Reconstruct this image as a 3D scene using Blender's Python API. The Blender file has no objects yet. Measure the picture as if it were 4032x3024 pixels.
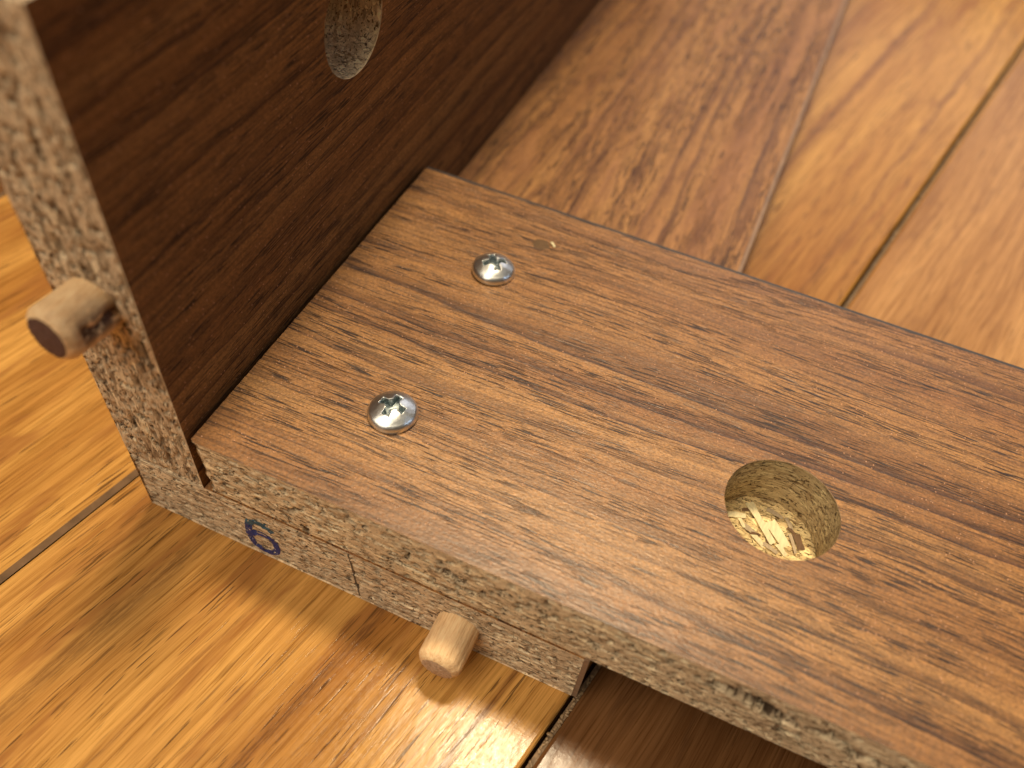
import bpy, bmesh, math, random
from mathutils import Vector, Matrix, noise
random.seed(7)
S = 0.001                      # everything below is written in millimetres
sc = bpy.context.scene
COL = sc.collection

# ------------------------------------------------------------------ camera
def look_matrix(c, yaw, pit, roll):
    d = Vector((math.sin(yaw)*math.cos(pit), math.cos(yaw)*math.cos(pit), -math.sin(pit)))
    r = d.cross(Vector((0, 0, 1))).normalized(); u = r.cross(d)
    r2 = r*math.cos(roll)+u*math.sin(roll); u2 = -r*math.sin(roll)+u*math.cos(roll)
    m = Matrix((r2, u2, -d)).transposed().to_4x4(); m.translation = Vector(c)*S
    return m
cam = bpy.data.cameras.new('camera'); camo = bpy.data.objects.new('camera', cam); COL.objects.link(camo)
camo.matrix_world = look_matrix((56.99, -44.473, 115.921), -0.320056, 0.876952, 0.120657)
cam.sensor_width = 36; cam.lens = 36*3342.93/4032
cam.clip_start = 0.002; cam.clip_end = 100
cam.dof.use_dof = True; cam.dof.focus_distance = 0.117; cam.dof.aperture_fstop = 14.5
sc.camera = camo

# ------------------------------------------------------------------ light
w = bpy.data.worlds.new('World'); sc.world = w; w.use_nodes = True
nt = w.node_tree; nt.nodes.clear()
out = nt.nodes.new('ShaderNodeOutputWorld'); bg = nt.nodes.new('ShaderNodeBackground')
tc = nt.nodes.new('ShaderNodeTexCoord'); sx = nt.nodes.new('ShaderNodeSeparateXYZ'); rp = nt.nodes.new('ShaderNodeValToRGB')
nt.links.new(tc.outputs['Generated'], sx.inputs[0]); nt.links.new(sx.outputs['Z'], rp.inputs[0])
rp.color_ramp.elements[0].position = 0.0; rp.color_ramp.elements[0].color = (.10, .065, .04, 1)
rp.color_ramp.elements[1].position = 0.9; rp.color_ramp.elements[1].color = (.34, .28, .21, 1)
e = rp.color_ramp.elements.new(.45); e.color = (.17, .125, .085, 1)
nt.links.new(rp.outputs[0], bg.inputs[0]); nt.links.new(bg.outputs[0], out.inputs[0]); bg.inputs[1].default_value = 0.42

def area(name, loc, target, size, power, col, shape='DISK', size_y=None):
    l = bpy.data.lights.new(name, 'AREA'); l.shape = shape; l.size = size; l.energy = power; l.color = col
    if size_y: l.size_y = size_y
    o = bpy.data.objects.new(name, l); COL.objects.link(o); o.location = loc
    o.rotation_euler = (Vector(target)-Vector(loc)).to_track_quat('-Z', 'Y').to_euler()
    return o
area('ceiling_lamp', (-0.05, 0.54, 1.95), (0.03, 0.02, 0), 0.30, 31, (1.0, .80, .52))
area('bounce_from_ceiling', (-0.28, -0.50, 1.80), (0.03, 0.02, 0), 1.6, 11, (1.0, .84, .60))
area('wall_bounce', (-0.60, -1.02, 1.30), (0.03, 0.02, 0), 1.5, 15, (1.0, .86, .66))
area('window_glow', (0.35, 2.3, 1.35), (0.05, 0.05, 0), 1.5, 6, (.95, .94, 1.0), 'RECTANGLE', 1.0)
area('side_window', (2.1, 0.5, 1.3), (0.05, 0.02, 0), 0.6, 3.5, (.62, .78, 1.0), 'RECTANGLE', 0.9)
sc.view_settings.view_transform = 'Standard'; sc.view_settings.look = 'None'
sc.view_settings.exposure = 0.0; sc.view_settings.gamma = 1.0

# ------------------------------------------------------------------ node helper
class G:
    def __init__(s, name):
        s.m = bpy.data.materials.new(name); s.m.use_nodes = True; s.t = s.m.node_tree; s.t.nodes.clear()
        s.out = s.t.nodes.new('ShaderNodeOutputMaterial'); s.b = s.t.nodes.new('ShaderNodeBsdfPrincipled')
        s.t.links.new(s.b.outputs[0], s.out.inputs[0]); s.tc = s.t.nodes.new('ShaderNodeTexCoord')
    def put(s, sock, v):
        if isinstance(v, bpy.types.NodeSocket): s.t.links.new(v, sock)
        elif v is not None:
            if isinstance(v, tuple) and len(v) == 3 and sock.type == 'RGBA': v = v+(1,)
            sock.default_value = v
    def obj(s, axes='xyz'):
        """object coordinates in millimetres, axes reordered to (along grain, across, depth)"""
        v = s.vm('MULTIPLY', s.tc.outputs['Object'], (1/S, 1/S, 1/S))
        if axes == 'xyz': return v
        sp = s.t.nodes.new('ShaderNodeSeparateXYZ'); cb = s.t.nodes.new('ShaderNodeCombineXYZ'); s.put(sp.inputs[0], v)
        for i, a in enumerate(axes): s.t.links.new(sp.outputs['xyz'.index(a)], cb.inputs[i])
        return cb.outputs[0]
    def vm(s, op, a, b=None):
        n = s.t.nodes.new('ShaderNodeVectorMath'); n.operation = op; s.put(n.inputs[0], a)
        if b is not None: s.put(n.inputs[1], b)
        return n.outputs[0]
    def scl(s, v, x, y, z, off=(0, 0, 0)):
        return s.vm('ADD', s.vm('MULTIPLY', v, (x, y, z)), off)
    def noise(s, v, scale=1, detail=2, rough=.5, dist=0, col=False):
        n = s.t.nodes.new('ShaderNodeTexNoise'); s.put(n.inputs['Vector'], v); n.inputs['Scale'].default_value = scale
        n.inputs['Detail'].default_value = detail; n.inputs['Roughness'].default_value = rough; n.inputs['Distortion'].default_value = dist
        return n.outputs[1] if col else n.outputs[0]
    def vor(s, v, scale=1, what='Distance', feature='F1', rnd=1):
        n = s.t.nodes.new('ShaderNodeTexVoronoi'); n.feature = feature; s.put(n.inputs['Vector'], v); n.inputs['Scale'].default_value = scale
        n.inputs['Randomness'].default_value = rnd
        return n.outputs[what]
    def ma(s, op, a, b=None, c=None, clamp=False):
        n = s.t.nodes.new('ShaderNodeMath'); n.operation = op; n.use_clamp = clamp; s.put(n.inputs[0], a)
        if b is not None: s.put(n.inputs[1], b)
        if c is not None: s.put(n.inputs[2], c)
        return n.outputs[0]
    def step(s, v, lo, hi):
        n = s.t.nodes.new('ShaderNodeMapRange'); n.interpolation_type = 'SMOOTHSTEP'; s.put(n.inputs[0], v)
        n.inputs[1].default_value = lo; n.inputs[2].default_value = hi
        return n.outputs[0]
    def ramp(s, f, *st):
        n = s.t.nodes.new('ShaderNodeValToRGB'); s.put(n.inputs[0], f); cr = n.color_ramp
        cr.elements[0].position, cr.elements[0].color = st[0][0], st[0][1]+(1,)
        cr.elements[1].position, cr.elements[1].color = st[-1][0], st[-1][1]+(1,)
        for p, c in st[1:-1]: cr.elements.new(p).color = c+(1,)
        return n.outputs[0]
    def mix(s, f, a, b, mode='MIX'):
        n = s.t.nodes.new('ShaderNodeMix'); n.data_type = 'RGBA'; n.blend_type = mode
        s.put(n.inputs[0], f); s.put(n.inputs[6], a); s.put(n.inputs[7], b)
        return n.outputs[2]
    def bump(s, h, dist, strength=1.0, normal=None):
        n = s.t.nodes.new('ShaderNodeBump'); n.inputs['Strength'].default_value = strength
        n.inputs['Distance'].default_value = dist*S; s.put(n.inputs['Height'], h)
        if normal is not None: s.put(n.inputs['Normal'], normal)
        return n.outputs[0]
    def fin(s, **k):
        for a, v in k.items(): s.put(s.b.inputs[a.replace('_', ' ')], v)
        return s.m

def mat_walnut(name, axes, seed, tone=1.0, blotch=0.0, rough=.35, spec=.5):
    """printed walnut laminate; axes[0] runs with the grain"""
    g = G(name); p = g.vm('ADD', g.obj(axes), (seed*37.0, seed*13.0, 0))
    warp = g.noise(g.scl(p, .007, .03, .03), detail=2, col=True)
    q = g.vm('ADD', p, g.vm('MULTIPLY', g.vm('SUBTRACT', warp, (.5, .5, .5)), (0, 10, 0)))
    wob = g.vm('MULTIPLY', g.vm('SUBTRACT', g.noise(g.scl(p, .07, .25, .25), detail=2, col=True), (.5, .5, .5)), (0, 1.5, 0))
    qw = g.vm('ADD', q, wob)
    sp = g.t.nodes.new('ShaderNodeSeparateXYZ'); g.put(sp.inputs[0], qw)
    # growth rings: a crisp dark line on one side fading into the lighter band
    ph = g.ma('MULTIPLY_ADD', sp.outputs[1], .20, g.ma('MULTIPLY', g.noise(g.scl(qw, .004, .10, .1), detail=2), 2.4))
    ph = g.ma('ADD', ph, g.ma('MULTIPLY', g.noise(g.scl(qw, .3, 1.4, .6), detail=3), .07))
    fr = g.ma('FRACT', ph)
    amp = g.step(g.noise(g.scl(q, .010, .10, .1, (4, 8, 1)), detail=1), .30, .66)
    broad = g.noise(g.scl(q, .005, .12, .1), detail=3, rough=.55)
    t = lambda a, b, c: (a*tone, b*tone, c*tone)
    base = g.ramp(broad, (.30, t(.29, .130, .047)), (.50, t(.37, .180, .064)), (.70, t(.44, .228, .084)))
    soft = g.ma('MULTIPLY', g.step(fr, .55, .0), g.ma('MULTIPLY_ADD', amp, .62, .15))
    base = g.mix(soft, base, t(.120, .047, .020))
    line = g.ma('MULTIPLY', g.ma('MULTIPLY', g.step(fr, .10, .02), g.step(fr, .0, .02)), g.ma('MULTIPLY_ADD', amp, .75, .10))
    base = g.mix(line, base, t(.060, .027, .024))
    st = g.noise(g.scl(q, .028, 2.2, 1.0), detail=4, rough=.66)
    base = g.mix(1.0, base, g.ramp(st, (.32, (.62, .57, .52)), (.48, (.98, .98, .97)), (.70, (1.22, 1.22, 1.18))), 'MULTIPLY')
    # short dark pores
    pn = g.noise(g.scl(q, .20, 5.0, 3.0), detail=1, rough=.5)
    pg = g.step(g.noise(g.scl(q, .035, .34, .2, (3, 9, 2)), detail=2), .36, .56)
    pore = g.ma('MULTIPLY', g.step(pn, .560, .615), g.ma('MULTIPLY_ADD', pg, .80, .24))
    pn2 = g.noise(g.scl(q, .11, 3.4, 2.0, (7, 3, 2)), detail=1)
    pore = g.ma('MAXIMUM', pore, g.ma('MULTIPLY', g.step(pn2, .61, .66), g.ma('MULTIPLY_ADD', pg, .75, .10)))
    base = g.mix(g.ma('MULTIPLY', pore, .95), base, t(.036, .015, .010))
    grit = g.noise(g.scl(p, 2.8, 4.2, 4), detail=2, rough=.65)
    base = g.mix(1.0, base, g.ramp(grit, (.30, (.62, .58, .54)), (.5, (1, 1, 1)), (.70, (1.42, 1.34, 1.26))), 'MULTIPLY')
    if blotch:
        fl = g.noise(g.scl(p, .075, .40, .3), detail=3, rough=.6, dist=.4)
        base = g.mix(g.ma('MULTIPLY', g.step(fl, .50, .66), blotch*.7), base, t(.15, .055, .026))
        s2 = g.noise(g.scl(p, .30, .9, .7, (3, 3, 3)), detail=1, dist=.3)
        base = g.mix(g.ma('MULTIPLY', g.step(s2, .64, .70), blotch), base, (.080, .028, .014))
        hl = g.noise(g.scl(p, .03, .22, .3, (8, 1, 3)), detail=2, dist=.5)
        base = g.mix(g.ma('MULTIPLY', g.step(hl, .52, .64), blotch*.6), base, t(.44, .205, .088))
    vd = g.vor(p, 1.5); vc = g.vor(p, 1.5, 'Color')
    sk = g.ma('MULTIPLY', g.step(vd, .20, .10), g.step(vc, .60, .68))
    base = g.mix(g.ma('MULTIPLY', sk, .8), base, (.72, .38, .22))  # pale specks: glints off the bumpy foil painted into the colour
    pebble = g.noise(g.scl(p, 2.2, 3.0, 3), detail=2, rough=.6)
    h = g.ma('ADD', g.ma('MULTIPLY', pebble, .9), g.ma('MULTIPLY', pore, -.8)); h = g.ma('ADD', h, g.ma('MULTIPLY', sk, .9))
    return g.fin(Base_Color=base, Roughness=g.ma('MULTIPLY_ADD', pebble, .22, rough-.08), Normal=g.bump(h, .042), Specular_IOR_Level=spec)

def mat_chip(name, axes, seed, tint=(1, 1, 1), light=1.0, grimy=.35):
    """particleboard core seen edge on; axes[0] lies along the layers, axes[1] through the thickness"""
    g = G(name); p = g.vm('ADD', g.obj(axes), (seed*31.0, seed*7.0, seed*3.0))
    wob = g.vm('MULTIPLY', g.vm('SUBTRACT', g.noise(g.scl(p, .5, .9, .9), detail=3, col=True), (.5, .5, .5)), (2.4, .9, 1.0))
    q = g.vm('ADD', p, wob)
    big = g.vor(g.scl(q, .20, 1.1, .7), 1, 'Color')
    sml = g.vor(g.scl(q, .58, 3.1, 1.8), 1, 'Color')
    def ch(c, i):
        n = g.t.nodes.new('ShaderNodeSeparateColor'); g.put(n.inputs[0], c); return n.outputs[i]
    c1 = g.ramp(ch(big, 0), (0, (.34, .25, .17)), (.12, (.52, .425, .325)), (.62, (.63, .535, .425)), (.90, (.72, .63, .50)), (1, (.90, .82, .65)))
    c2 = g.ramp(ch(sml, 0), (0, (.20, .13, .08)), (.12, (.48, .385, .29)), (.7, (.65, .555, .44)), (1, (.90, .82, .65)))
    pick = g.step(g.noise(g.scl(q, .2, .5, .4), detail=2), .40, .58)
    c = g.mix(g.ma('MULTIPLY_ADD', pick, .6, .3), c1, c2)
    fib = g.noise(g.scl(q, 1.2, 8, 6), detail=3, rough=.65)
    c = g.mix(1.0, c, g.ramp(fib, (.25, (.78, .76, .73)), (.5, (1.03, 1.03, 1.02)), (.8, (1.20, 1.20, 1.18))), 'MULTIPLY')
    grime = g.noise(g.scl(p, .25, .9, .5), detail=3, rough=.6)
    c = g.mix(g.ma('MULTIPLY', g.step(grime, .52, .66), grimy), c, (.17, .115, .07))
    hole = g.noise(g.scl(q, 1.0, 2.9, 2.2, (4, 4, 4)), detail=3, rough=.6)
    hm = g.step(hole, .605, .635)
    c = g.mix(g.ma('MULTIPLY', hm, .92), c, (.075, .040, .022))
    h3 = g.step(g.noise(g.scl(q, 2.6, 6.5, 4, (8, 2, 4)), detail=1), .66, .70)
    c = g.mix(g.ma('MULTIPLY', h3, .85), c, (.09, .05, .03))
    edge = g.vor(g.scl(q, .20, 1.1, .7), 1, 'Distance', 'DISTANCE_TO_EDGE')
    crack = g.ma('MULTIPLY', g.step(edge, .035, .0), g.step(g.noise(g.scl(p, .5, .8, .5, (9, 9, 9)), detail=1), .46, .6))
    c = g.mix(g.ma('MULTIPLY', crack, .55), c, (.075, .045, .025))
    at = g.t.nodes.new('ShaderNodeAttribute'); at.attribute_name = 'pit_shade'  # deep pits darkened in colour by depth, standing in for shade
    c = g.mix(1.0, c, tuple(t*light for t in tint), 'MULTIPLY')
    pit_k = g.ma('MULTIPLY', at.outputs['Fac'], g.step(g.noise(g.scl(p, 1.6, 3.5, 2), detail=3), .20, .38))
    c = g.mix(pit_k, c, (.060, .034, .018))
    h = g.ma('ADD', g.ma('MULTIPLY', ch(sml, 1), .35), g.ma('MULTIPLY', ch(big, 1), .3))
    h = g.ma('ADD', h, g.ma('MULTIPLY', fib, .35)); h = g.ma('SUBTRACT', h, g.ma('MULTIPLY', hm, 1.2)); h = g.ma('SUBTRACT', h, crack)
    return g.fin(Base_Color=c, Roughness=.78, Normal=g.bump(h, .20), Specular_IOR_Level=.3)

def mat_oak(name, seed, tone, dark, streak, rough=.17, blot=(.30, .12, .035), lines=()):
    """lacquered oak plank: grain runs along local y"""
    g = G(name); p = g.vm('ADD', g.obj('yxz'), (seed*53.0, seed*17.0, 0))
    wv = g.vm('MULTIPLY', g.vm('SUBTRACT', g.noise(g.scl(p, .008, .04, .1), detail=2, col=True), (.5, .5, .5)), (0, 8, 0))
    q = g.vm('ADD', p, wv)
    broad = g.noise(g.scl(q, .008, .10, .1), detail=3)
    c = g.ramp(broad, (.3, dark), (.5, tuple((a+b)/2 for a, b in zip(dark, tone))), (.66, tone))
    st = g.noise(g.scl(q, .03, 1.1, 1), detail=4, rough=.62)
    c = g.mix(1.0, c, g.ramp(st, (.28, (.66, .58, .48)), (.5, (1, 1, 1)), (.74, (1.22, 1.24, 1.28))), 'MULTIPLY')
    fn = g.noise(g.scl(q, .07, 3.6, 3), detail=4, rough=.68)
    c = g.mix(1.0, c, g.ramp(fn, (.32, (.58, .50, .38)), (.47, (.96, .95, .93)), (.75, (1.15, 1.18, 1.24))), 'MULTIPLY')
    # brown figure patches
    bl = g.step(g.noise(g.scl(q, .034, .20, .2, (2, 5, 1)), detail=3, rough=.62, dist=.5), .55, .68)
    c = g.mix(g.ma('MULTIPLY', bl, .68), c, blot)
    dn = g.noise(g.scl(p, .22, 3.0, 1, (9, 9, 2)), detail=3, rough=.7)
    wob = g.t.nodes.new('ShaderNodeSeparateXYZ')
    g.put(wob.inputs[0], g.vm('ADD', g.obj('yxz'), g.vm('MULTIPLY', g.vm('SUBTRACT', g.noise(g.scl(p, .06, .2, .1, (4, 4, 4)), detail=3, col=True), (.5, .5, .5)), (0, 2.4, 0))))
    for lx, lw, ls in lines:      # brown figure lines that this plank really has
        dd = g.ma('ABSOLUTE', g.ma('SUBTRACT', wob.outputs[1], lx))
        k = g.ma('MULTIPLY', g.step(dd, lw, lw*.25), g.ma('MULTIPLY_ADD', g.step(dn, .42, .58), .7, .3))
        c = g.mix(g.ma('MULTIPLY', k, ls), c, (.115, .050, .020))
        c = g.mix(g.ma('MULTIPLY', g.step(dd, lw*2.6, lw*.5), .35*ls), c, blot)
    pn = g.noise(g.scl(q, .13, 2.5, 2), detail=2, rough=.5)
    pg = g.step(g.noise(g.scl(q, .03, .16, .2, (6, 2, 1)), detail=2), .38, .62)
    pn2 = g.noise(g.scl(q, .075, 1.5, 1.2, (5, 5, 5)), detail=1)
    pore = g.ma('MULTIPLY', g.ma('MAXIMUM', g.step(pn, .60, .66), g.step(pn2, .66, .71)), g.ma('MULTIPLY_ADD', pg, .75, .25))
    c = g.mix(g.ma('MULTIPLY', pore, streak), c, (.085, .038, .014))
    # lacquer: orange peel, dimples along the pores, fine scuffs
    peel = g.noise(g.scl(p, .22, .5, .4), detail=2)
    scr = g.noise(g.scl(p, .5, 7, 1, (1, 1, 1)), detail=2)
    sc2 = g.noise(g.vm('ADD', g.scl(p, 3.2, 1.1, 1), (0, 0, 0)), detail=3, rough=.7)
    h = g.ma('ADD', g.ma('MULTIPLY', peel, 1.4), g.ma('MULTIPLY', scr, .32)); h = g.ma('ADD', h, g.ma('MULTIPLY', sc2, .35))
    h = g.ma('SUBTRACT', h, g.ma('MULTIPLY', pore, .4))
    rg = g.ma('MULTIPLY_ADD', g.noise(g.scl(p, 1.1, 1.6, 1, (2, 2, 2)), detail=4, rough=.7), .40, rough-.20)
    return g.fin(Base_Color=c, Roughness=rg, Normal=g.bump(h, .020), Specular_IOR_Level=.17)

def mat_plain(name, col, rough=.6, var=.25, scale=(1, 1, 1), bump=.05, **k):
    g = G(name); p = g.obj()
    n = g.noise(g.scl(p, *scale), detail=4, rough=.6)
    c = g.mix(1.0, col, g.ramp(n, (.25, (1-var,)*3), (.75, (1+var,)*3)), 'MULTIPLY')
    return g.fin(Base_Color=c, Roughness=rough, Normal=g.bump(n, bump), **k)

def mat_dowel(name):
    g = G(name); p = g.obj('yxz')
    n = g.noise(g.scl(p, .35, 4.5, 4.5), detail=4, rough=.65)
    c = g.ramp(n, (.25, (.62, .35, .16)), (.45, (.88, .59, .32)), (.7, (.95, .73, .44)))
    m = g.noise(g.scl(p, .3, .7, .7, (5, 2, 9)), detail=2)
    c = g.mix(g.ma('MULTIPLY', g.step(m, .52, .72), .35), c, (.45, .24, .12))
    g.t.nodes.new('ShaderNodeAttribute').attribute_name = 'grime'
    a = g.t.nodes[-1].outputs['Fac']
    d = g.ma('MULTIPLY', a, g.step(g.noise(g.scl(p, .8, 1.1, 1.1), detail=3), .30, .52))
    c = g.mix(d, c, (.085, .032, .016))
    return g.fin(Base_Color=c, Roughness=.6, Normal=g.bump(n, .12))

def mat_endgrain(name, col):
    g = G(name); p = g.obj()
    n = g.noise(g.scl(p, 2.2, 2.2, 2.2), detail=5, rough=.7)
    c = g.mix(1.0, col, g.ramp(n, (.3, (.6, .55, .5)), (.7, (1.2, 1.2, 1.2))), 'MULTIPLY')
    return g.fin(Base_Color=c, Roughness=.85, Normal=g.bump(n, .25))

def mat_metal(name, tint=(.97, 1, 1), ro=.26):
    g = G(name); p = g.obj()
    n = g.noise(g.scl(p, .55, .55, .55), detail=2); f = g.noise(g.scl(p, 5, 5, 5), detail=3)
    c = g.mix(n, tuple(.80*k for k in tint), tuple(.95*k for k in tint))
    h = g.ma('ADD', g.ma('MULTIPLY', n, 1.3), g.ma('MULTIPLY', f, .10))
    return g.fin(Base_Color=c, Metallic=1.0, Roughness=g.ma('MULTIPLY_ADD', f, .16, ro), Normal=g.bump(h, .07))

def mat_ink(name):
    g = G(name); p = g.obj()
    n = g.noise(g.scl(p, 1.6, 2, 4), detail=3, rough=.7)
    hgt = g.t.nodes.new('ShaderNodeSeparateXYZ'); g.put(hgt.inputs[0], p)
    teal = g.step(hgt.outputs[2], 7.2, 8.6)
    c = g.mix(teal, (.028, .045, .22), (.040, .13, .19))
    c = g.mix(g.ma('MULTIPLY', g.step(n, .48, .60), .7), c, (.014, .020, .06))
    thin = g.ma('MULTIPLY', g.step(g.noise(g.scl(p, 2.4, 2, 5, (4, 4, 4)), detail=3, rough=.7), .72, .56), .93)
    return g.fin(Base_Color=c, Roughness=.55, Alpha=thin)

M = dict(
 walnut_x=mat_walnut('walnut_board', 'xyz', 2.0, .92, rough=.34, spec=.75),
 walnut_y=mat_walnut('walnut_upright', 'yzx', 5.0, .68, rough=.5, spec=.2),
 walnut_base=mat_walnut('walnut_base', 'yxz', 9.0, 1.0, blotch=.62, rough=.36),
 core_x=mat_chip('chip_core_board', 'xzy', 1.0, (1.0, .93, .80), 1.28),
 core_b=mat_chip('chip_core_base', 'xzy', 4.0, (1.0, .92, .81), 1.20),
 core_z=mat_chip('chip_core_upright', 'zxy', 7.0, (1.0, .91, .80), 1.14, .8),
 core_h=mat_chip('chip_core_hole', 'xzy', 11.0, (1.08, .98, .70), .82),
 core_f=mat_chip('chip_core_hole_floor', 'xyz', 13.0, (1.25, 1.14, .76), 1.15),
 core_u=mat_chip('chip_core_upright_hole', 'zyx', 15.0, (1.0, .98, .86), 1.35),
 paper=mat_plain('foil_edge', (.64, .49, .33), .7, .35, (1.5, 1.5, 3)),
 band=mat_plain('edge_band_tan', (.29, .18, .115), .42, .3, (.4, .4, 3)), band2=mat_plain('edge_band_dark', (.060, .052, .052), .4, .3, (.4, .4, 3)),
 flake=mat_plain('pale_wood_flake', (.90, .80, .50), .6, .18, (3, .5, 3), .1),
 flake2=mat_plain('tan_wood_flake', (.52, .41, .27), .7, .22, (3, .6, 3), .1),
 flaked=mat_plain('brown_bark_flake', (.17, .095, .045), .7, .3, (3, .6, 3), .1),
 oak1=mat_oak('oak_golden', 1.0, (.60, .318, .086), (.35, .150, .034), .80),
 oak2=mat_oak('oak_honey', 6.0, (.62, .335, .095), (.37, .162, .040), .80, lines=((26.1, 1.0, .85), (-2.2, 1.9, .6), (46.7, .55, .8), (-10.5, .5, .5), (11.5, .35, .5))),
 oak4=mat_oak('oak_tan', 8.0, (.54, .285, .105), (.38, .180, .058), .55, blot=(.30, .14, .05)),
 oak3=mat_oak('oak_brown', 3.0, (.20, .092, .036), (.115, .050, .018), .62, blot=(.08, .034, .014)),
 filler=mat_plain('joint_filler_grey', (.15, .085, .042), .6, .35, (.3, .3, 1), .1, Specular_IOR_Level=.2),
 soil=mat_plain('joint_dirt', (.050, .028, .014), .7, .3, (1, 1, 1), .1),  # even dark brown of the subfloor below the joints
 beadbase=mat_plain('crumbly_filler', (.19, .12, .065), .7, .6, (1.2, 1.2, 1), .2),
 bead=mat_plain('filler_bead', (.30, .20, .11), .45, .45, (.5, .5, .5), .2),
 dowel=mat_dowel('beech_dowel'), dend=mat_endgrain('beech_end', (.60, .42, .29)), dend2=mat_endgrain('dark_end', (.14, .068, .052)),  # dend2: darker purplish brown end of the upright's dowel
 metal=mat_metal('zinc_plated_steel'), recess=mat_metal('recess_steel_shaded', (.36, .42, .44), .28), ink=mat_ink('blue_ink'),  # recess: same plating, colour darkened to stand in for shade
 stain=mat_plain('dark_wood_fill', (.13, .068, .024), .6, .2, (1, 1, 1)),
 crackline=mat_plain('dark_hairline', (.13, .092, .062), .8, .4, (2, 2, 2)),
)

# ------------------------------------------------------------------ mesh helpers
def build(name, bm, mats, parent=None, smooth=False, label=None, **props):
    me = bpy.data.meshes.new(name)
    for v in bm.verts: v.co *= S
    bm.normal_update(); bm.to_mesh(me); bm.free()
    for m in (mats if isinstance(mats, (list, tuple)) else [mats]): me.materials.append(M[m])
    if smooth: me.polygons.foreach_set('use_smooth', [True]*len(me.polygons))
    o = bpy.data.objects.new(name, me); COL.objects.link(o)
    if parent: o.parent = parent
    if label: o['label'] = label
    for k, v in props.items(): o[k] = v
    return o
def empty(name, loc=(0, 0, 0), **props):
    o = bpy.data.objects.new(name, None); COL.objects.link(o); o.location = Vector(loc)*S; o.empty_display_size = .01
    for k, v in props.items(): o[k] = v
    return o
def quad(bm, pts, mi=0):
    f = bm.faces.new([bm.verts.new(p) for p in pts]); f.material_index = mi; return f
def grid(bm, fn, nu, nv, mi=0, smooth=True, wrap=False, flip=False):
    """fn(i,j)->point"""
    V = [[bm.verts.new(fn(i, j)) for j in range(nv+1)] for i in range(nu if wrap else nu+1)]
    n = len(V)
    for i in range(nu):
        for j in range(nv):
            a, b, c, d = V[i][j], V[(i+1) % n][j], V[(i+1) % n][j+1], V[i][j+1]
            f = bm.faces.new((a, d, c, b) if flip else (a, b, c, d)); f.material_index = mi; f.smooth = smooth
    return V
def box(bm, x0, x1, y0, y1, z0, z1, mi=0, skip=''):
    P = [(x0, y0, z0), (x1, y0, z0), (x1, y1, z0), (x0, y1, z0), (x0, y0, z1), (x1, y0, z1), (x1, y1, z1), (x0, y1, z1)]
    F = {'b': (0, 3, 2, 1), 't': (4, 5, 6, 7), 'f': (0, 1, 5, 4), 'r': (1, 2, 6, 5), 'k': (2, 3, 7, 6), 'l': (3, 0, 4, 7)}
    for k, ix in F.items():
        if k not in skip: quad(bm, [P[i] for i in ix], mi)
N = noise.noise
def relief(u, w, seed, pits=(), amp=1.0):
    """inward depth (mm) of a sawn particleboard edge; u along the layers, w through the thickness"""
    d = .07+.06*N(Vector((u*.9, w*3.0, seed)))+.03*N(Vector((u*2.6, w*7, seed+9)))
    t = N(Vector((u*.85+20, w*2.4, seed+4)))
    if t > .24: d += min(.75, (t-.24)*4.0)
    d *= amp
    for (pu, pw, ru, rw, dep) in pits:
        du, dw = (u-pu)/ru, (w-pw)/rw
        r = math.hypot(du, dw)*(1+.35*N(Vector((u*1.7, w*2.2, seed+2))))
        if r < 1.15:
            k = max(0, min(1, (1.15-r)/.45)); d = max(d, dep*k*k*(3-2*k))
    return d

# ------------------------------------------------------------------ dimensions fitted to the photograph
W, T, TB, L, U, GAP = 65.6, 11.9, 12.7, 56.1, 12.6, .66
Z = TB+T
UX0, UX1 = -GAP-U, -GAP            # outer / inner face of the upright
UTOP = 81.6; DEPTH = 300.0; XEND = 230.0
HX, HY, HR, HD = 72.43, 24.74, 7.5, 9.5    # round cam recess in the board
VY, VZ, VR, VD = 46.8, 59.3, 7.3, 9.0      # round cam recess in the upright

# ------------------------------------------------------------------ floor
ANG = math.radians(-12.55)
floor = empty('floor', (0, 0, 0), kind='structure')
fm = Matrix.Rotation(ANG, 4, 'Z')
def plank(n0, n1, mat, y0, y1, edge=.45):
    bm = bmesh.new(); h = 15
    c = edge
    # cross-section with eased edges
    prof = [(n0, -h), (n0, -c), (n0+c*.35, -c*.35), (n0+c*1.2, 0), (n1-c*1.2, 0), (n1-c*.35, -c*.35), (n1, -c), (n1, -h)]
    a = [bm.verts.new((x, y0, z)) for x, z in prof]; b = [bm.verts.new((x, y1, z)) for x, z in prof]
    for i in range(len(prof)-1): bm.faces.new((a[i+1], a[i], b[i], b[i+1]))
    bm.faces.new(a); bm.faces.new(b[::-1]); bmesh.ops.recalc_face_normals(bm, faces=bm.faces)
    o = build('plank', bm, mat, floor); o.rotation_euler = (0, 0, ANG)
    return o
PW = 74.3
J = [-19.0+PW*i for i in range(-4, 9)]      # joint positions across the boards
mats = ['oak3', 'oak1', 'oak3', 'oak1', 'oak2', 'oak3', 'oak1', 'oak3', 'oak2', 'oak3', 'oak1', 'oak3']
names = {3: 'golden oak plank left of the upright', 4: 'honey coloured oak plank under the base', 5: 'brown oak plank under the board, darkened in colour for the shade'}
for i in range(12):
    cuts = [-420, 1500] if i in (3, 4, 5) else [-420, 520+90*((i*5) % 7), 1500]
    if i == 5: cuts = [-420, 72, 1500]  # front length uses darker oak to deepen the board's shade; end joint assumed
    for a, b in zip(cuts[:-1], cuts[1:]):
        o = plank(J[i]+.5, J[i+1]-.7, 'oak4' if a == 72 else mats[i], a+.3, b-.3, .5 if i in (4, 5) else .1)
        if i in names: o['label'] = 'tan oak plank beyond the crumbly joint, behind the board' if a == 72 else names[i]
bm = bmesh.new(); box(bm, J[0]-2000, J[-1]+2000, -2400, 3500, -20, -15.02)
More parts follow.
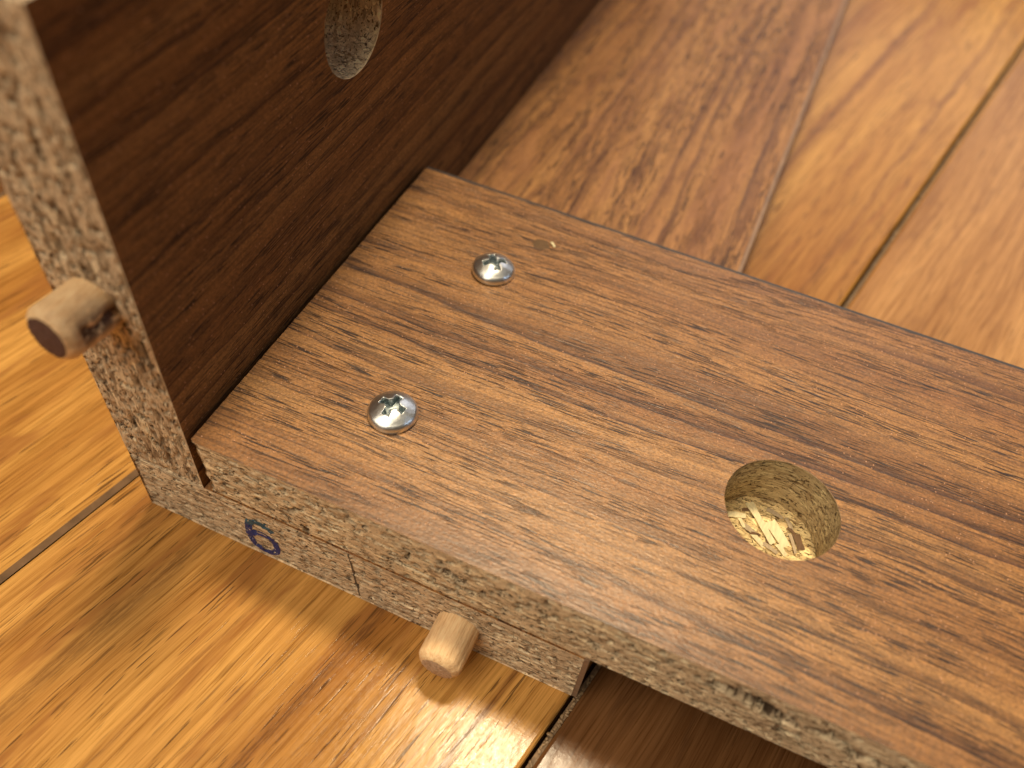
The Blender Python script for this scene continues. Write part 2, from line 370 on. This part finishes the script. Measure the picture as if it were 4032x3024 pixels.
o = build('subfloor', bm, 'soil', floor); o.rotation_euler = (0, 0, ANG)
for i, x in enumerate(J):
    bm = bmesh.new(); flush = i != 5
    top = -.04 if flush else -.30
    def jt(a, b, x=x, top=top):
        y = -420+a*3.0
        xx = x-.75+1.3*b/3 if flush else x-.15+.72*b/3
        return (xx, y, top+(.03*N(Vector((y*.2, xx*2, i*3.))) if flush else .22*N(Vector((y*1.1, xx*3, i*3.)))))
    n = 640 if i in (4, 5, 6) else 640
    grid(bm, jt, n, 3)
    o = build('joint_filler', bm, 'filler' if flush else 'beadbase', floor); o.rotation_euler = (0, 0, ANG)
# crumbs of filler squeezed up along the open joint
bm = bmesh.new()
y = -60.0
while y < 330:
    s = random.uniform(.08, .20) if random.random() < .8 else random.uniform(.2, .30)
    m = Matrix.Translation((J[5]+.25+random.uniform(-.28, .26), y, -.25+random.uniform(-.12, .15))) @ Matrix.Rotation(random.uniform(0, 3), 4, 'Z') @ Matrix.Diagonal((s, s*random.uniform(.9, 1.9), s*.8, 1))
    r = bmesh.ops.create_icosphere(bm, subdivisions=2, radius=1, matrix=m)
    for v in r['verts']: v.co += Vector((N(v.co*3.1), N(v.co*3.3+Vector((9, 0, 0))), N(v.co*2.9+Vector((0, 9, 0)))))*.12
    y += s*random.uniform(.9, 2.2) if random.random() < .93 else random.uniform(.8, 2.5)
o = build('filler_crumbs', bm, 'bead', floor, smooth=True, kind='stuff'); o.rotation_euler = (0, 0, ANG)

# ------------------------------------------------------------------ the furniture carcass
car = empty('cabinet_corner', (21, 30, 0), category='cabinet part',
            label='dark walnut laminated particleboard corner lying on the oak floor, upright panel, base and screwed rail')
def part(name, loc=(0, 0, 0)):
    o = empty(name, loc); o.parent = car; return o
# all geometry is written in world millimetres; undo the root's offset
OFF = Vector((21, 30, 0))*S
def under(o, parent=None):
    o.parent = parent or car
    if parent is None: o.location = -OFF
    return o

def sheet(outline, holes, place, thick, name, mats, jit=0.0, seed=0, parent=None, **kw):
    """thin laminate: outline and holes as 2-D loops, place(u,v,h)->world, material 0 face, 1 raw edge"""
    bm = bmesh.new(); edges = []; loops = []
    for lp in [outline]+holes:
        vs = [bm.verts.new(place(u, v, 0)) for u, v in lp]
        for i in range(len(vs)): edges.append(bm.edges.new((vs[i], vs[(i+1) % len(vs)])))
        loops.append((vs, lp))
    bmesh.ops.triangle_fill(bm, use_beauty=True, edges=edges)
    nrm = Vector(place(0, 0, 1))-Vector(place(0, 0, 0))
    for f in bm.faces:
        f.normal_update()
        if f.normal.dot(nrm) < 0: f.normal_flip()
    for vs, lp in loops:
        low = [bm.verts.new(place(u, v, -thick)) for u, v in lp]
        for i in range(len(vs)):
            j = (i+1) % len(vs); f = bm.faces.new((vs[i], vs[j], low[j], low[i])); f.material_index = 1
    return build(name, bm, mats, parent, **kw)
def rag(pts, step, amp, seed, sides):
    """resample a polygon; sides = indices of edges that are ragged"""
    out = []
    for i, a in enumerate(pts):
        b = pts[(i+1) % len(pts)]; a_, b_ = Vector(a), Vector(b); l = (b_-a_).length
        if i not in sides: out.append(tuple(a_)); continue
        n = max(1, int(min(l, 160)/step)); nn = Vector((-(b_-a_).y, (b_-a_).x)).normalized()
        end = min(l, 160)
        for k in range(n):
            t = k*end/n; q = a_+(b_-a_)*(t/l)
            d = (amp*N(Vector((t*1.5, seed, 0)))+amp*.7*N(Vector((t*4.1, seed+5, 0)))) if k else 0
            out.append(tuple(q+nn*d))
        if end < l: out.append(tuple(a_+(b_-a_)*(end/l)))
    return out
def circle(cx, cy, r, n=96, amp=.05, seed=0):
    return [(cx+(r+amp*N(Vector((math.cos(t)*6, math.sin(t)*6, seed))))*math.cos(t), cy+(r+amp*N(Vector((math.cos(t)*6, math.sin(t)*6, seed))))*math.sin(t))
            for t in [2*math.pi*i/n for i in range(n)]]

def well(bm, cx, cy, r, depth, place, seed, mi_wall, mi_floor):
    """blind round hole: ragged wall and torn floor; place(u,v,h)"""
    n = 160
    def wall(i, j):
        t = 2*math.pi*i/n; h = -depth*j/30
        rr = r+.02+.10*(.5+N(Vector((t*r*.8, h*2.6, seed))))+(.35*max(0, N(Vector((t*r*.5, h*1.9, seed+3)))-.25))
        if j == 0: rr = r
        return place(cx+rr*math.cos(t), cy+rr*math.sin(t), h)
    grid(bm, wall, n, 30, mi_wall, wrap=True)
    def fl(i, j):
        t = 2*math.pi*i/n; rr = (r+.25)*(1-j/26)
        x, y_ = rr*math.cos(t), rr*math.sin(t)
        h = -depth+.30*N(Vector((x*.7, y_*.7, seed+7)))+.16*N(Vector((x*2.2, y_*1.2, seed+8)))
        k = math.hypot(x, y_)/r
        if k < .22: h -= 0.0
        return place(cx+x, cy+y_, h)
    grid(bm, fl, n, 26, mi_floor, wrap=True)

# ---- base panel -----------------------------------------------------
PB = [(-8.97, 12.9, 1.0, .32, 1.6), (-7.3, 12.75, .9, .30, 1.6), (-6.0, 12.7, .6, .28, 1.2), (-4.9, 12.6, .45, .22, 1.2), (-3.5, 12.6, .35, .2, 1.0),
      (32.5, 10.6, .35, .22, .8), (33.2, 3.4, .4, .3, .9), (27.5, 6.0, .7, .22, .5), (3.0, 7.2, .35, .3, .8), (14.5, 5.0, .5, .2, .5), (17.5, 3.4, .6, .2, .5), (50.5, 8.4, .5, .18, .6)]
def base_front(x, z):
    d = relief(x, z, 21.0, PB)
    if z < .8: d += .25*(.8-z)*(1+N(Vector((x*.7, 0, 3))))
    d += .12*max(0, UX0+1.5-x)
    return d
step = .3
bm = bmesh.new()
nx = int((L-UX0)/step); nz = int(TB/step)
def bf(i, j):
    x = UX0+(L-UX0)*i/nx; z = (TB-.12)*j/nz
    y = base_front(x, z)
    if j == nz: z += .10*N(Vector((x*1.3, 2, 8)))
    if j == 0: z += .0
    if i == 0: x += .35*N(Vector((z*.8, 5, 1)))+.15*N(Vector((z*3, 5, 1)))
    return (x, y, z+.004)
lay_first = bm.verts.layers.float.new('pit_shade')
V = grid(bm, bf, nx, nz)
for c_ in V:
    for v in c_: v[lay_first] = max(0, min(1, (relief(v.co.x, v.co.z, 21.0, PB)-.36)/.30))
box(bm, UX0, L, .05, DEPTH, .004, TB-.12, skip='f')
base = under(build('base_panel', bm, 'core_b', label='bottom panel lying flat on the floor with its raw edge in front'))
ol = rag([(UX1-.2, .10), (L, .10), (L, DEPTH), (UX1-.2, DEPTH)], .35, .06, 3, {0})
sheet(ol, [], lambda u, v, h: (u, v, TB+h), .12, 'laminate', ['walnut_base', 'paper'], parent=base)
bm = bmesh.new(); box(bm, L+.0, L+.7, .12, DEPTH, .02, TB-.03)
bmesh.ops.bevel(bm, geom=[e for e in bm.edges if all(v.co.z > 5 for v in e.verts) and abs(e.verts[0].co.y-e.verts[1].co.y) > 10], offset=.2, segments=3, affect='EDGES')
build('edge_band', bm, 'band', base, label='grey brown banding on the end of the bottom panel')

# the hand-written 6
def stroke(pts, wd, surf, name, mat, parent, lift=.035, wdf=None, **kw):
    # Catmull-Rom through the points
    P = [Vector(p) for p in pts]; c = []
    for i in range(len(P)-1):
        p0, p1, p2, p3 = P[max(i-1, 0)], P[i], P[i+1], P[min(i+2, len(P)-1)]
        for k in range(10):
            t = k/10
            c.append(.5*((2*p1)+(p2-p0)*t+(2*p0-5*p1+4*p2-p3)*t*t+(3*p1-p0-3*p2+p3)*t**3))
    c.append(P[-1]); bm = bmesh.new(); n = len(c)-1
    def fn(i, j):
        a = (c[min(i+1, n)]-c[max(i-1, 0)]).normalized(); nn = Vector((-a.y, a.x))
        f = wdf(i/n) if wdf else 1
        q = c[i]+nn*wd*f*(j/6-.5)*(1+.18*N(Vector((i*.35, j*.2, 5))))
        return (q.x, surf(q.x, q.y)-lift, q.y)
    grid(bm, fn, n, 6)
    return build(name, bm, mat, parent, **kw)
six = [(9.75, 8.3), (8.9, 9.0), (7.7, 9.4), (6.6, 9.1), (5.75, 8.2), (5.45, 6.6), (5.3, 4.6), (5.75, 2.7), (6.7, 1.75), (8.0, 1.65), (9.2, 2.4), (9.75, 3.8), (9.6, 5.3), (8.8, 6.3), (7.4, 6.5), (6.2, 5.9), (5.6, 5.0)]
stroke(six, 1.2, base_front, 'handwritten_number', 'ink', base, lift=.05, label='figure 6 written in blue ink')
stroke([(22.1, 12.3), (22.33, 11.2), (22.6, 8.2), (22.75, 5.9), (23.0, 3), (23.2, .9)], .26, base_front, 'scratch', 'crackline', base, lift=.05,
       wdf=lambda t: .6+.6*math.sin(t*3.1), label='thin dark curved scratch across the raw edge')

# ---- upright panel --------------------------------------------------
PU = [(22.8, -9.5, 1.4, .5, .7), (27.5, -4.2, .9, .35, .7), (33.0, -5.5, 1.6, .45, .7), (40.2, -2.3, 2.2, .5, .8), (36.5, -3.6, 1.4, .4, .7), (53.5, -9.0, 1.8, .6, .6),
      (58.0, -6.5, 1.5, .5, .6), (62.0, -9.8, 1.3, .5, .6), (67.0, -6.0, 1.4, .5, .6), (71.0, -10, 1.6, .6, .6), (19.0, -3.4, .5, .25, .6), (75.0, -8.0, 1.6, .7, .7)]
def up_front(x, z):
    return relief(z, x, 41.0, PU, 1.2)
bm = bmesh.new()
nx = int(U/.3); nz = int((UTOP-TB)/.32)
def uf(i, j):
    x = UX0+(U-.12)*i/nx; z0 = TB+.05+.22*(max(0, .5+N(Vector((x*1.1, 0, 17))))) if j == 0 else TB
    z = z0+(UTOP-z0)*j/nz; y = up_front(x, z)
    if z < TB+.9: y += .35*(TB+.9-z)
    if i == 0: x += .22*N(Vector((z*.9, 1, 1)))+.1*N(Vector((z*3, 5, 1)))
    return (x, y, z)
lay_first = bm.verts.layers.float.new('pit_shade')
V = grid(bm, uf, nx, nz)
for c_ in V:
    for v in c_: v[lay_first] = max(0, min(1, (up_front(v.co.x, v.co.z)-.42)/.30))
box(bm, UX0, UX1-.14, .1, DEPTH, TB+.10, UTOP, skip='fr')
well(bm, VY, VZ, VR, VD, lambda u, v, h: (UX1-.001+h, u, v), 50.0, 1, 1)
up = under(build('side_panel', bm, ['core_z', 'core_u'], label='tall dark panel standing on edge at the left'))
ol = rag([(0, TB+.05), (DEPTH, TB+.05), (DEPTH, UTOP), (0, UTOP)], .5, .04, 8, {3})
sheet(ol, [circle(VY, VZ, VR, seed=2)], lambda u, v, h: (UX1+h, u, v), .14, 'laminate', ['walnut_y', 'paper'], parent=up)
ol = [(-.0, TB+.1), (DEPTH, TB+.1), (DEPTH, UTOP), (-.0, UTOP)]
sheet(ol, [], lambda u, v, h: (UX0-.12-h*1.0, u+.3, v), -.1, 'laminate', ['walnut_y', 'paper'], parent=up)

# ---- the screwed rail -------------------------------------------------
PR = [(36.6, Z-5.2, 1.7, .65, 1.8), (38.6, Z-5.9, 1.0, .55, 1.8), (40.0, Z-7.2, .9, .5, .8), (31.0, Z-8.0, 3.6, .22, .9), (35.5, Z-9.6, 2.6, .2, .8),
      (74.2, 21.4, 3.8, 1.25, 4.5), (77.8, 20.4, 3.0, 1.25, 4.2), (84.0, 20.9, 2.4, .6, 2.0), (89.5, 19.6, 3.6, .7, 2.2), (94.0, 20.6, 2.2, .5, 1.0), (80.5, 17.6, 1.6, .35, .8),
      (17.8, 21.8, .9, .3, .9), (12.4, 20.8, .8, .3, .6), (14.0, 17.6, .6, .3, .7), (8.6, 21.7, 1.4, .22, .7), (23.0, 22.0, .7, .25, .6), (50.2, 20.0, 1.3, .3, .7), (56.5, 17.8, 1.1, .3, .6), (64.0, 18.6, 1.4, .35, .6)]
def rail_front(x, z):
    d = relief(x, z, 61.0, PR, 1.15)
    return d
x0 = .05
def left_end(y, z):      # sawn end facing the upright
    t = (Z-z)/T
    return .12+.55*t+.30*N(Vector((y*.55, z*.7, 77)))*min(1, t*5)+.22*N(Vector((y*1.9, z*2.1, 78)))*min(1, t*6)
bm = bmesh.new(); step = .3; XF = 130.0
nx = int(XF/step); nz = int(T/step)
def rf(i, j):
    z = TB+.34+(T-.50)*j/nz; xl = left_end(0, z); x = xl+(XF-xl)*(i/nx); y = rail_front(x, z)
    if i < 3: y += .15*(3-i)
    if j == 0: z += .16*N(Vector((x*1.1, 3, 3)))+.03; y += .25
    if j == nz: y *= .5
    return (x, y, z)
lay_first = bm.verts.layers.float.new('pit_shade')
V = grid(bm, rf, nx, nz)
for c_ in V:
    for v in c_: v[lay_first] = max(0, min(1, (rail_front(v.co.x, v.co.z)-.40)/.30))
def rl(i, j):
    z = TB+.34+(T-.50)*j/nz; y = W*i/160
    if i == 0: y = rail_front(left_end(0, z), z)+.45
    return (left_end(y, z), y, z)
grid(bm, rl, 160, nz, flip=True)
quad(bm, [(XF, .1, TB+.15), (XEND, .1, TB+.15), (XEND, .1, Z-.16), (XF, .1, Z-.16)])
quad(bm, [(XEND, .1, TB+.15), (XEND, W, TB+.15), (XEND, W, Z-.16), (XEND, .1, Z-.16)])
quad(bm, [(XEND, W, TB+.15), (.1, W, TB+.15), (.1, W, Z-.16), (XEND, W, Z-.16)])
quad(bm, [(.5, .3, TB+.15), (.5, W, TB+.15), (XEND, W, TB+.15), (XEND, .3, TB+.15)])
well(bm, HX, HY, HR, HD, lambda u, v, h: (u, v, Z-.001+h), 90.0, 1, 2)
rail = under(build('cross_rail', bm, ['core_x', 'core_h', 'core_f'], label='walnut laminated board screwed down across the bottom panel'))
ol = rag([(0, 0), (XEND, 0), (XEND, W), (0, W)], .3, .07, 5, {0, 3})
# ease the near corner
ol[0] = (.35, .12)
sheet(ol, [circle(HX, HY, HR, seed=6)], lambda u, v, h: (u, v, Z+h), .16, 'laminate', ['walnut_x', 'paper'], parent=rail, label='walnut patterned face of the board')
sheet([(.6, .7), (XEND, .7), (XEND, W), (.6, W)], [], lambda u, v, h: (u, v, TB+.03+h), -.11, 'laminate', ['walnut_x', 'paper'], parent=rail)
bm = bmesh.new(); box(bm, .1, XEND, W+.0, W+.55, TB+.1, Z-.02)
bmesh.ops.bevel(bm, geom=[e for e in bm.edges if all(v.co.z > Z-1 for v in e.verts) and abs(e.verts[0].co.x-e.verts[1].co.x) > 10], offset=.4, segments=4, affect='EDGES')
build('edge_band', bm, 'band2', rail, smooth=False, label='dark grey banding along the far edge of the board')

# torn flakes lying in the hole floor
def flake(x, y, z, l, wd, rz, mat, tilt=0, bend=.1, nseg=9):
    """torn sliver with square, splintered ends"""
    bm = bmesh.new(); R = Matrix.Rotation(rz, 3, 'Z'); nv = 4
    def fn(i, j):
        e = .5+.5*N(Vector((j*1.9, x*3, y*3)))                     # each strand ends at its own place
        u = l*(i/nseg-.5)*(.82+.30*e)
        f = 1+.22*N(Vector((i*.5, x, y)))-.25*i/nseg
        v = wd*f*(j/nv-.5); p = R @ Vector((u, v, 0))
        return (x+p.x, y+p.y, z+tilt*u+bend*math.sin(3.1*i/nseg)+.05*N(Vector((i*.7, j*1.3, x))))
    grid(bm, fn, nseg, nv, smooth=False)
    bmesh.ops.recalc_face_normals(bm, faces=bm.faces)
    if bm.faces[0].normal.z < 0: bmesh.ops.reverse_faces(bm, faces=bm.faces)
    bmesh.ops.solidify(bm, geom=bm.faces[:], thickness=.07)
    bmesh.ops.recalc_face_normals(bm, faces=bm.faces)
    return bm
zf = Z-HD
for (x, y, l, wd, rz, m, h) in [(71.7, 27.9, 7.2, 1.25, -.84, 'flake', .42), (74.3, 27.3, 4.4, 1.7, -.80, 'flake', .25), (68.3, 27.7, 2.6, 1.0, .30, 'flake', .25),
        (77.2, 27.3, 2.5, 1.25, -1.05, 'flaked', .3), (76.5, 26.6, 3.0, .5, -1.1, 'flake2', .4), (70.4, 26.3, 2.5, .8, -.4, 'flake2', .15), (72.0, 25.1, 2.4, .8, -.6, 'flake', .2),
        (73.8, 24.6, 2.4, .7, -.3, 'flake2', .25), (75.3, 25.0, 2.0, .8, -.7, 'flake', .25), (73.2, 30.4, 2.4, .7, -.2, 'flake2', .2), (75.4, 29.6, 2.0, .6, -.9, 'flake2', .25),
        (69.5, 29.3, 1.8, .5, .5, 'flaked', .22), (71.4, 25.9, 1.5, .4, 0.2, 'flaked', .25), (76.0, 28.6, 1.6, .5, -.5, 'flaked', .2), (69.2, 26.9, 1.8, .6, -.9, 'flake', .2), (73.0, 25.9, 1.4, .4, -1.2, 'flaked', .3)]:
    build('wood_flake', flake(x, y, zf+h*.8, l, wd, rz, m, tilt=random.uniform(-.03, .03)), m, rail)
# small chipped knot on the rail, with a pale splinter
bm = bmesh.new()
def knot(i, j):
    t = 2*math.pi*i/28; r = 1.28*(1-j/4)*(1+.22*N(Vector((math.cos(t)*1.5, math.sin(t)*1.5, 4))))
    return (25.55+r*1.05*math.cos(t)-.1, 56.75+r*math.sin(t), Z+.012+(.03 if j else 0)-(.02 if j == 3 else 0))
grid(bm, knot, 28, 4, wrap=True)
build('chipped_spot', bm, 'stain', rail, label='small dark chip in the laminate')
build('splinter', flake(27.3, 57.5, Z+.16, 1.3, .45, -.75, 'flake', bend=.12), 'flake', rail, label='pale splinter beside the dark chip')

# ---- screws -----------------------------------------------------------
def screw(cx, cy, rot, tilt, label):
    bm = bmesh.new(); R, H = 3.42, 2.35; n, m = 200, 84
    def arm(x, y):
        """signed distance-like depth factor of the cross recess, 1 inside"""
        best = 0
        for k in range(2):
            a = rot+k*math.pi/2; u = abs(x*math.cos(a)+y*math.sin(a)); v = abs(-x*math.sin(a)+y*math.cos(a))
            hw = .40+.10*u if u > .9 else .40+.75*(.9-u)+.09
            f = min((hw-v)/.07, (1.80-u)/.07+.5)
            best = max(best, max(0, min(1, f)))
        return best
    def fn(i, j):
        t = 2*math.pi*i/n
        if j <= 60:
            r = 2.9*j/60; z = H-1.0*(r/2.9)**2.0
        elif j <= 74:
            a = (j-60)/14*math.pi/2; r = 2.9+(R-2.9)*math.sin(a); z = H-1.0-.62*(1-math.cos(a))*.9-.28*math.sin(a)
        else:
            k = (j-74)/10; r = R-.10*k*k; z = (H-1.0-.558-.28)*(1-k)
        x, y = r*math.cos(t), r*math.sin(t)
        if j <= 60:
            f = arm(x, y)
            if f > 0:
                dep = 1.75-.45*(r/1.8)
                z -= dep*f*f*(3-2*f)
                if r < .55: z -= .15*(1-r/.55)
        z += .03*N(Vector((x*.9, y*.9, cx)))
        return (x, y, z)
    V = grid(bm, fn, n, m, wrap=True)
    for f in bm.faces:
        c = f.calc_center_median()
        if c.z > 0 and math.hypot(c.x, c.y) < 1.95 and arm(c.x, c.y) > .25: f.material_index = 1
    o = build('screw', bm, ['metal', 'recess'], rail, label=label)
    o.location = Vector((cx, cy, Z-.01))*S; o.rotation_euler = (math.radians(tilt[0]), math.radians(tilt[1]), 0)
    # shank down through the rail
    bm = bmesh.new(); bmesh.ops.create_cone(bm, segments=24, radius1=.9, radius2=1.6, depth=18, cap_ends=True, matrix=Matrix.Translation((0, 0, -8.9)))
    build('shank', bm, 'metal', o)
    return o
screw(20.95, 15.45, math.radians(85), (0, 0), 'pan head cross screw nearer the raw edge')
screw(21.25, 47.2, math.radians(40), (-3, 2), 'pan head cross screw nearer the far edge of the board')

# ---- dowels -------------------------------------------------------------
def dowel(c, tip, r, endmat, grime, parent, label, flutes=12, seed=1, cham=.9):
    C, Tp = Vector(c), Vector(tip); ax = (Tp-C).normalized(); ln = (Tp-C).length
    e1 = ax.cross(Vector((0, 0, 1))).normalized(); e2 = e1.cross(ax)
    bm = bmesh.new(); lay = bm.verts.layers.float.new('grime'); n = 72; m = 40
    def prof(j):
        s = -4+(ln+4)*min(j, 30)/30
        return s
    def fn(i, j):
        t = 2*math.pi*i/n
        if j <= 34:
            s = -4+(ln+4)*j/34; k = max(0, (s-(ln-cham*1.25))/(cham*1.25)); rr = r-cham*k**1.7
            rr += -.10*max(0, math.cos(t*flutes))**8*(1-k) + .07*N(Vector((math.cos(t)*2, math.sin(t)*2, s*.6+seed)))
            rr += .05*N(Vector((math.cos(t)*7, math.sin(t)*7, s*2+seed)))*(1+2*k)+.16*k*N(Vector((math.cos(t)*16, math.sin(t)*16, s*5+seed)))
            if grime:
                da = ((math.degrees(t)-grime[0]+6*math.sin(s*1.7)+180) % 360-180)/9
                rr -= .75*math.exp(-da*da)*max(0, min(1, (ln*.8-s)/1.2))
        else:
            s = ln+.05*(j-34); rr = (r-cham)*(1-(j-34)/6)
            s += .10*N(Vector((rr*math.cos(t)*2, rr*math.sin(t)*2, seed)))
            if j == 40: rr = 0
        p = C+ax*s+e1*(rr*math.cos(t))+e2*(rr*math.sin(t))
        return p
    V = grid(bm, fn, n, m, wrap=True)
    for i in range(n):
        for j in range(m+1):
            t = 2*math.pi*i/n; s = -4+(ln+4)*min(j, 34)/34
            a = math.exp(-((math.degrees(t)-grime[0]+180) % 360-180)**2/(2*grime[1]**2)) if grime else 0
            V[i][j][lay] = a*(1 if s < ln*.72 else .3) if grime else 0
    for f in bm.faces:
        if all((v.co-Tp).dot(ax) > -.06 for v in f.verts): f.material_index = 1
    bmesh.ops.recalc_face_normals(bm, faces=bm.faces)
    return build('dowel', bm, ['dowel', endmat], parent, label=label)
dowel((38.8, 0, 5.9), (38.75, -6.5, 5.75), 3.1, 'dend', None, base, 'pale wooden dowel sticking out of the bottom panel', seed=3)
dowel((-6.87, 0, 46.2), (-7.25, -6.6, 46.7), 3.45, 'dend2', (172, 24), up, 'wooden dowel with a dark cracked side sticking out of the upright', seed=12, flutes=8)
